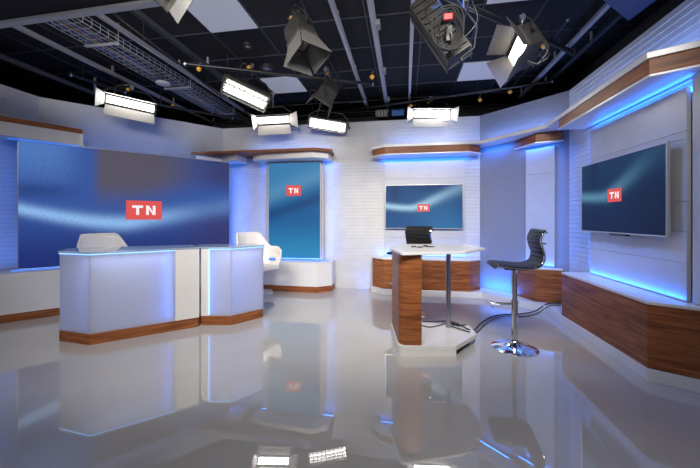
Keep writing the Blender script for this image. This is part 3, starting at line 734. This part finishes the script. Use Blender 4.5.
# pipes of the lighting grid
def pipe(label, pts, z, r=.024, m='pipe', ext=(0, 0), hang=True):
    a = S(*pts[0], z); b = S(*pts[1], z); d = (b-a).normalized(); a = a-d*ext[0]; b = b+d*ext[1]
    t = thing('lighting_pipe', label, 'pipe', (a+b)/2, group='black lighting pipes')
    obj('tube', tube(bm_(), [a, b], r, 12), m, t, smooth=True)
    for e, s_ in ((a, -1), (b, 1)): obj('end_cap', tube(bm_(), [e, e+d*s_*.02], r*1.35, 12), 'steel', t)
    if hang:
        for f in (.2, .8):
            p = a+(b-a)*f; obj('hanger', tube(bm_(), [p, (p.x, p.y, ZC)], .007, 6), 'black', t)
    return a, b
pipe('long black pipe crossing the ceiling left of centre', ((186, 64), (372, 84)), 3.38)
pipe('black pipe along the back of the ceiling reaching right', ((270, 121.5), (551, 82)), 3.38)
pipe('black pipe crossing the top right of the ceiling', ((440, -6), (572, 52)), 3.38, r=.03)
pipe('short black pipe above the left wall lamp', ((71, 74.5), (124, 92)), 3.38)
pipe('short black pipe behind the bright louvred lamp', ((325, 103), (364, 101)), 3.38)
pipe('thin black rod sloping down the ceiling above the cable tray', ((110, 10), (222, 97)), 3.41, r=.012)
pipe('thin rod running back beside the right rail', ((568, 20), (508, 92)), 3.41, r=.012)
pipe('low pipe along the top of the left diagonal wall', ((140, 101), (232, 118)), 3.22, r=.02)

# ---------------------------------------------------------------- studio lamps
def lamp(name, label, pos, aim, roll, w, h, dep=.14, doors=None, lit='soft', power=30, door_len=.16, pipe_z=3.38, group=None, cable=True, doorm='door_in', lh=.85):
    """emits along local -Z, width along X, height along Y"""
    q0_ = Vector(aim).to_track_quat('-Z', 'Y'); pos = Vector(pos); best = None
    def img(p):
        p = p-Vector((0, 0, CH)); c, s_ = math.cos(YAW), math.sin(YAW); Xc = c*p.x+s_*p.y; Yc = c*p.y-s_*p.x
        return Vector((Xc/Yc, -p.z/Yc))
    for k in range(360):                       # turn the lamp about its axis until it hangs at the surveyed tilt
        r_ = math.radians(k-180); qq = q0_ @ Quaternion((0, 0, 1), r_); ax = qq @ Vector((.1, 0, 0))
        d = img(pos+ax)-img(pos-ax); a = math.atan2(d.y, d.x); e_ = abs(math.atan2(math.sin(a-roll), math.cos(a-roll)))
        if abs(math.cos(a-roll)) > 0: e_ = min(e_, PI-e_)
        w_ = 0; e_ += (0 if (qq @ Vector((0, 1, 0))).z > -.15 else .5)
        if best is None or e_ < best[0]: best = (e_, qq)
    q = best[1]
    t = thing(name, label, 'studio lamp', pos, q, group)
    bm = bm_(); box(bm, (0, 0, dep*.5), (w, h, dep)); 
    obj('housing', bm, 'fixture', t, bevel=.008, local=True)
    bm = bm_()
    for k in range(9): box(bm, (-w*.42+w*.84*k/8, 0, dep+.008), (w*.03, h*.82, .03))
    obj('cooling_fins', bm, 'fixture', t, local=True)
    bm = bm_(); e = .014
    for cx_, cy_, sx, sy in ((0, h/2, w+e, e), (0, -h/2, w+e, e), (w/2, 0, e, h+e), (-w/2, 0, e, h+e)): box(bm, (cx_, cy_, -.006), (sx, sy, .026))
    obj('front_frame', bm, 'door_dark', t, local=True)
    if lit == 'soft': obj('diffuser', box(bm_(), (0, 0, -.002), (w*.94, h*.62, .006)), 'lampon', t, local=True)
    elif lit == 'off':
        obj('diffuser', box(bm_(), (0, 0, -.002), (w*.94, h*.9, .006)), 'lampoff', t, local=True)
        for s_ in (-1, 1): obj('tube_lamp', tube(bm_(), smooth_path([(-w*.3, s_*h*.2, -.02), (0, s_*h*.2+.01, -.02), (w*.3, s_*h*.2, -.02)], 4), .012, 8), 'reflector', t, local=True)
    elif lit == 'louvre':
        obj('reflector', box(bm_(), (0, 0, -.002), (w*.95, h*.92, .006)), 'reflector', t, local=True)
        n = 9
        for s_ in (-1, 0, 1):
            obj('tube_lamp', tube(bm_(), [(-w*.44, s_*h*.28, -.025), (w*.44, s_*h*.28, -.025)], .017 if s_ else .022, 10), 'tube' if s_ == 0 or True else 'reflector', t, local=True)
        bm = bm_()
        for k in range(n+1): box(bm, (-w*.47+w*.94*k/n, 0, -.05), (.010, h*.94, .05))
        for s_ in (-.48, -.14, .14, .48): box(bm, (0, h*s_, -.05), (w*.95, .009, .05))
        obj('louvre_grid', bm, 'reflector', t, local=True)
    doors = doors or {}
    for side, ang in doors.items():
        a = math.radians(ang); dn = Vector((0, 0, -math.cos(a)))
        if side in 'tb':
            s_ = 1 if side == 't' else -1; hinge = Vector((0, s_*h/2, -.018)); out = Vector((0, s_*math.sin(a), 0)); ax = Vector((1, 0, 0)); L0 = w*.96; L1 = w*.96+.04
        else:
            s_ = 1 if side == 'r' else -1; hinge = Vector((s_*w/2, 0, -.018)); out = Vector((s_*math.sin(a), 0, 0)); ax = Vector((0, 1, 0)); L0 = h*.9; L1 = h*.9+door_len*.7
        d = dn+out; nrm = d.cross(ax).normalized()*.0025
        c_ = [hinge-ax*L0/2, hinge+ax*L0/2, hinge+ax*L1/2+d*door_len, hinge-ax*L1/2+d*door_len]
        bm = bm_(); hull_faces(bm, [p-nrm for p in c_]+[p+nrm for p in c_], [(0,1,2,3),(7,6,5,4),(0,4,5,1),(1,5,6,2),(2,6,7,3),(3,7,4,0)])
        obj('barn_door', bm, doorm, t, local=True)
    # yoke and clamp, built towards world up
    qi = q.inverted(); up = qi @ Vector((0, 0, 1)); wd = Vector((1, 0, 0))
    u2 = (up - wd*up.dot(wd)); u2 = u2.normalized() if u2.length > .2 else Vector((0, 1, 0))
    top = Vector((0, 0, dep*.5))+u2*(h*.5+.13)
    bm = bm_(); hx = w/2+.02
    tube(bm, [Vector((-hx, 0, dep*.5)), Vector((-hx, 0, dep*.5))+u2*(h*.35+.05), top+Vector((-hx*.6, 0, 0)), top+Vector((hx*.6, 0, 0)), Vector((hx, 0, dep*.5))+u2*(h*.35+.05), Vector((hx, 0, dep*.5))], .009, 6)
    obj('yoke', bm, 'fixture', t, local=True)
    for s_ in (-1, 1): obj('tilt_knob', tube(bm_(), [(s_*(hx+.005), 0, dep*.5), (s_*(hx+.035), 0, dep*.5)], .018, 10), 'black', t, local=True)
    tw = Vector(pos)+q@top; rise = max(.05, pipe_z-tw.z)
    bm = bm_(); tube(bm, [top, top+up*(rise-.02)], .011, 8); box(bm, top+up*rise, (.05, .06, .06)); 
    tube(bm, [top+up*(rise+.04)+Vector((-.02, 0, 0)), top+up*(rise+.04)+Vector((.05, 0, 0))], .006, 6)
    obj('hook_clamp', bm, 'steel', t, local=True)
    kn = top+up*(rise-.06)
    obj('wing_knob', lathe(bm_(), [(0, -.035), (.014, -.03), (.028, -.005), (.03, .015), (.012, .028), (0, .03)], (0, 0, 0), 12), 'yellow', t, local=True, label='yellow clamp knob').location = kn+Vector((.05, 0, 0))
    if cable:
        c0 = Vector((w*.2, 0, dep+.02)); m_ = c0+Vector((.1, 0, .08))-up*.05
        P = smooth_path([c0, c0+Vector((.03, .02, .06))-up*.04, m_-up*.08, m_+Vector((.08, 0, 0))+up*.04, top+up*(rise*.6)+Vector((.08, 0, .02)), top+up*(rise)+Vector((.02, 0, .02))], 6)
        obj('power_cord', tube(bm_(), P, .006, 6), 'cable', t, local=True, smooth=True)
        P = smooth_path([Vector((-w*.3, 0, dep+.02)), Vector((-w*.3, 0, dep+.12))-up*.14, Vector((-w*.05, 0, dep+.16))-up*.22, Vector((w*.15, 0, dep+.1))-up*.06, top+up*(rise*.5)+Vector((-.03, 0, .02))], 6)
        obj('power_cord', tube(bm_(), P, .005, 6), 'cable', t, local=True, smooth=True)
        P = smooth_path([Vector((w*.35, 0, dep*.6)), top+Vector((w*.3, 0, .03)), top+up*(rise*.7)+Vector((.14, 0, .03)), top+up*(rise+.02)+Vector((.03, 0, 0))], 6)
        obj('safety_cord', tube(bm_(), P, .004, 6), 'steel', t, local=True, smooth=True)
    if power:
        nn_ = q @ Vector((0, 0, -1)); o = area('studio_lamp_light', Vector(pos)+nn_*(.012 if lit == 'soft' else .009), Vector(pos)+nn_, w*.9, h*(lh if lit != 'soft' else .58), power, (1, .96, .9))
        o.rotation_euler = q.to_euler()
    return t
def aimc(X, Y, z): v = R(X, Y, 0); return Vector((v.x, v.y, z))
def at(px, py, z): return S(px, py, z)
lamp('soft_light', 'lit soft lamp with a lowered barn door above the giant screen on the left', at(131, 104, 3.08), aimc(.55, -.8, -.35), math.radians(13), .66, .17, dep=.19, doors={'b': 62, 'r': 40, 't': 5}, power=7, doorm='door_white', door_len=.16)
lamp('soft_light', 'lit soft lamp above the left end of the walnut board cornice', at(273.5, 120, 3.06), aimc(.12, -.95, -.4), math.radians(-3), .58, .18, dep=.19, doors={'b': 62, 'l': 55, 'r': 20, 't': 5}, power=7, doorm='door_white', door_len=.17, pipe_z=3.56)
lamp('soft_light', 'lit soft lamp hanging straight above the back wall screen', at(431.5, 114, 3.14), aimc(-.1, -.95, -.35), math.radians(0), .66, .17, dep=.19, doors={'b': 58, 'l': 40, 'r': 40, 't': 5}, power=7, doorm='door_white', door_len=.16)
lamp('louvred_light', 'tilted louvred lamp with glowing tubes left of the barn door lamp', at(246, 94, 3.1), aimc(.15, -.8, -.6), math.radians(25), .66, .25, lit='louvre', power=2.2, lh=.26, pipe_z=3.56)
lamp('louvred_light', 'brightest louvred lamp hanging low over the back wall left of centre', at(328, 125, 2.98), aimc(.0, -.9, -.4), math.radians(9), .70, .20, lit='louvre', power=11, lh=.7, pipe_z=3.56)
lamp('spot_light', 'compact dark lamp seen from behind above the brightest louvred lamp', at(325, 97, 3.12), aimc(-.5, .5, -.6), math.radians(-60), .42, .26, dep=.2, lit='off', power=0, doors={'t': 20, 'b': 20}, doorm='door_dark')
lamp('barn_door_light', 'unlit lamp with wide open pale barn doors at the top left of centre', at(302, 40, 3.05), aimc(.25, -.25, -.9), math.radians(-55), .24, .20, dep=.2, doors={'t': 14, 'b': 20, 'l': 14, 'r': 12}, lit='off', power=0, door_len=.23)
lamp('panel_light', 'large dark lamp seen from behind with a coiled cable at the top', at(440, 34, 3.05), aimc(.3, .9, -.1), math.radians(55), .70, .24, dep=.14, lit='off', power=0, doors={'t': 4, 'b': 4}, doorm='door_dark', door_len=.06)
lamp('barn_door_light', 'lit lamp with open grey barn doors at the top right of centre', at(518, 50, 3.02), aimc(-.96, .05, -.35), math.radians(-65), .38, .25, dep=.14, doors={'t': 30, 'b': 30, 'l': 45, 'r': 30}, lit='soft', power=4, door_len=.19, doorm='door_dark')
lamp('barn_door_light', 'dark lamp cut off by the top edge beside the near light tile', at(172, -2, 3.0), aimc(.5, .5, -.3), math.radians(5), .42, .20, dep=.14, doors={'r': 35}, lit='off', power=0, door_len=.10, doorm='fixture')
# coil of cable, red tag on the panel light
p = at(448, 32, 2.93)
t = thing('cable_coil', 'coil of black cable with a red strap hanging on the large dark lamp', 'cable', p)
for k in range(6):
    P = [Vector((math.cos(a)*(.075+.012*k)+.015*math.sin(2*a+k), -.014*k, math.sin(a)*(.14+.012*k)+.012*math.cos(3*a+k))) for a in [2*PI*i/28 for i in range(28)]]
    obj('loop', tube(bm_(), P, .007, 6, closed=True), 'fixture' if k % 2 else 'cable', t, local=True, smooth=True)
obj('strap', box(bm_(), at(448, 17, 2.97), (.07, .03, .05)), 'red', t, bevel=.005, label='small red strap')
obj('transformer', box(bm_(), at(449, 34, 2.93), (.06, .05, .14)), 'fixture', t, bevel=.006, label='grey box inside the coil')
# coil of cables at the barn door light on the right
p = at(536, 50, 3.0); t = thing('cable_coil', 'tangled grey cable coil behind the lit barn door lamp at top right', 'cable', p)
for k in range(4):
    P = [Vector((math.cos(a)*(.09+.012*k)+.02*math.sin(3*a+k), .015*k, math.sin(a)*(.15-.01*k))) for a in [2*PI*i/28 for i in range(28)]]
    obj('loop', tube(bm_(), P, .0055, 6, closed=True), 'cablegrey' if k % 2 else 'cable', t, local=True, smooth=True)
# yellow hooks on the grid
for lab, px, py in (('yellow hook at the left end of the long black pipe', 199, 69), ('yellow cap at the right end of the long black pipe', 372, 77), ('yellow knob on the back pipe right of the back wall lamp', 480, 100), ('yellow knob under the crossing pipe at top right', 544, 46),
                    ('yellow knob near the end of the back pipe', 510, 92), ('yellow knob under the cable tray above the left wall lamp', 173, 106), ('yellow knob on the back pipe above the back wall lamp', 411, 106)):
    p = at(px, py, 3.335); t = thing('clamp_knob', lab, 'knob', p, group='yellow clamp knobs on the grid')
    obj('knob', lathe(bm_(), [(0, -.035), (.012, -.032), (.033, -.008), (.034, .012), (.014, .03), (0, .032)], seg=14), 'yellow', t, local=True, smooth=True)
    obj('clamp', tube(bm_(), [(0, 0, .03), (0, 0, .06), (.02, .01, .085)], .012, 8), 'steel', t, local=True)
    if px in (372, 480): obj('hanger', tube(bm_(), [(0, 0, .06), (0, 0, ZC-3.335)], .005, 6), 'black', t, local=True)
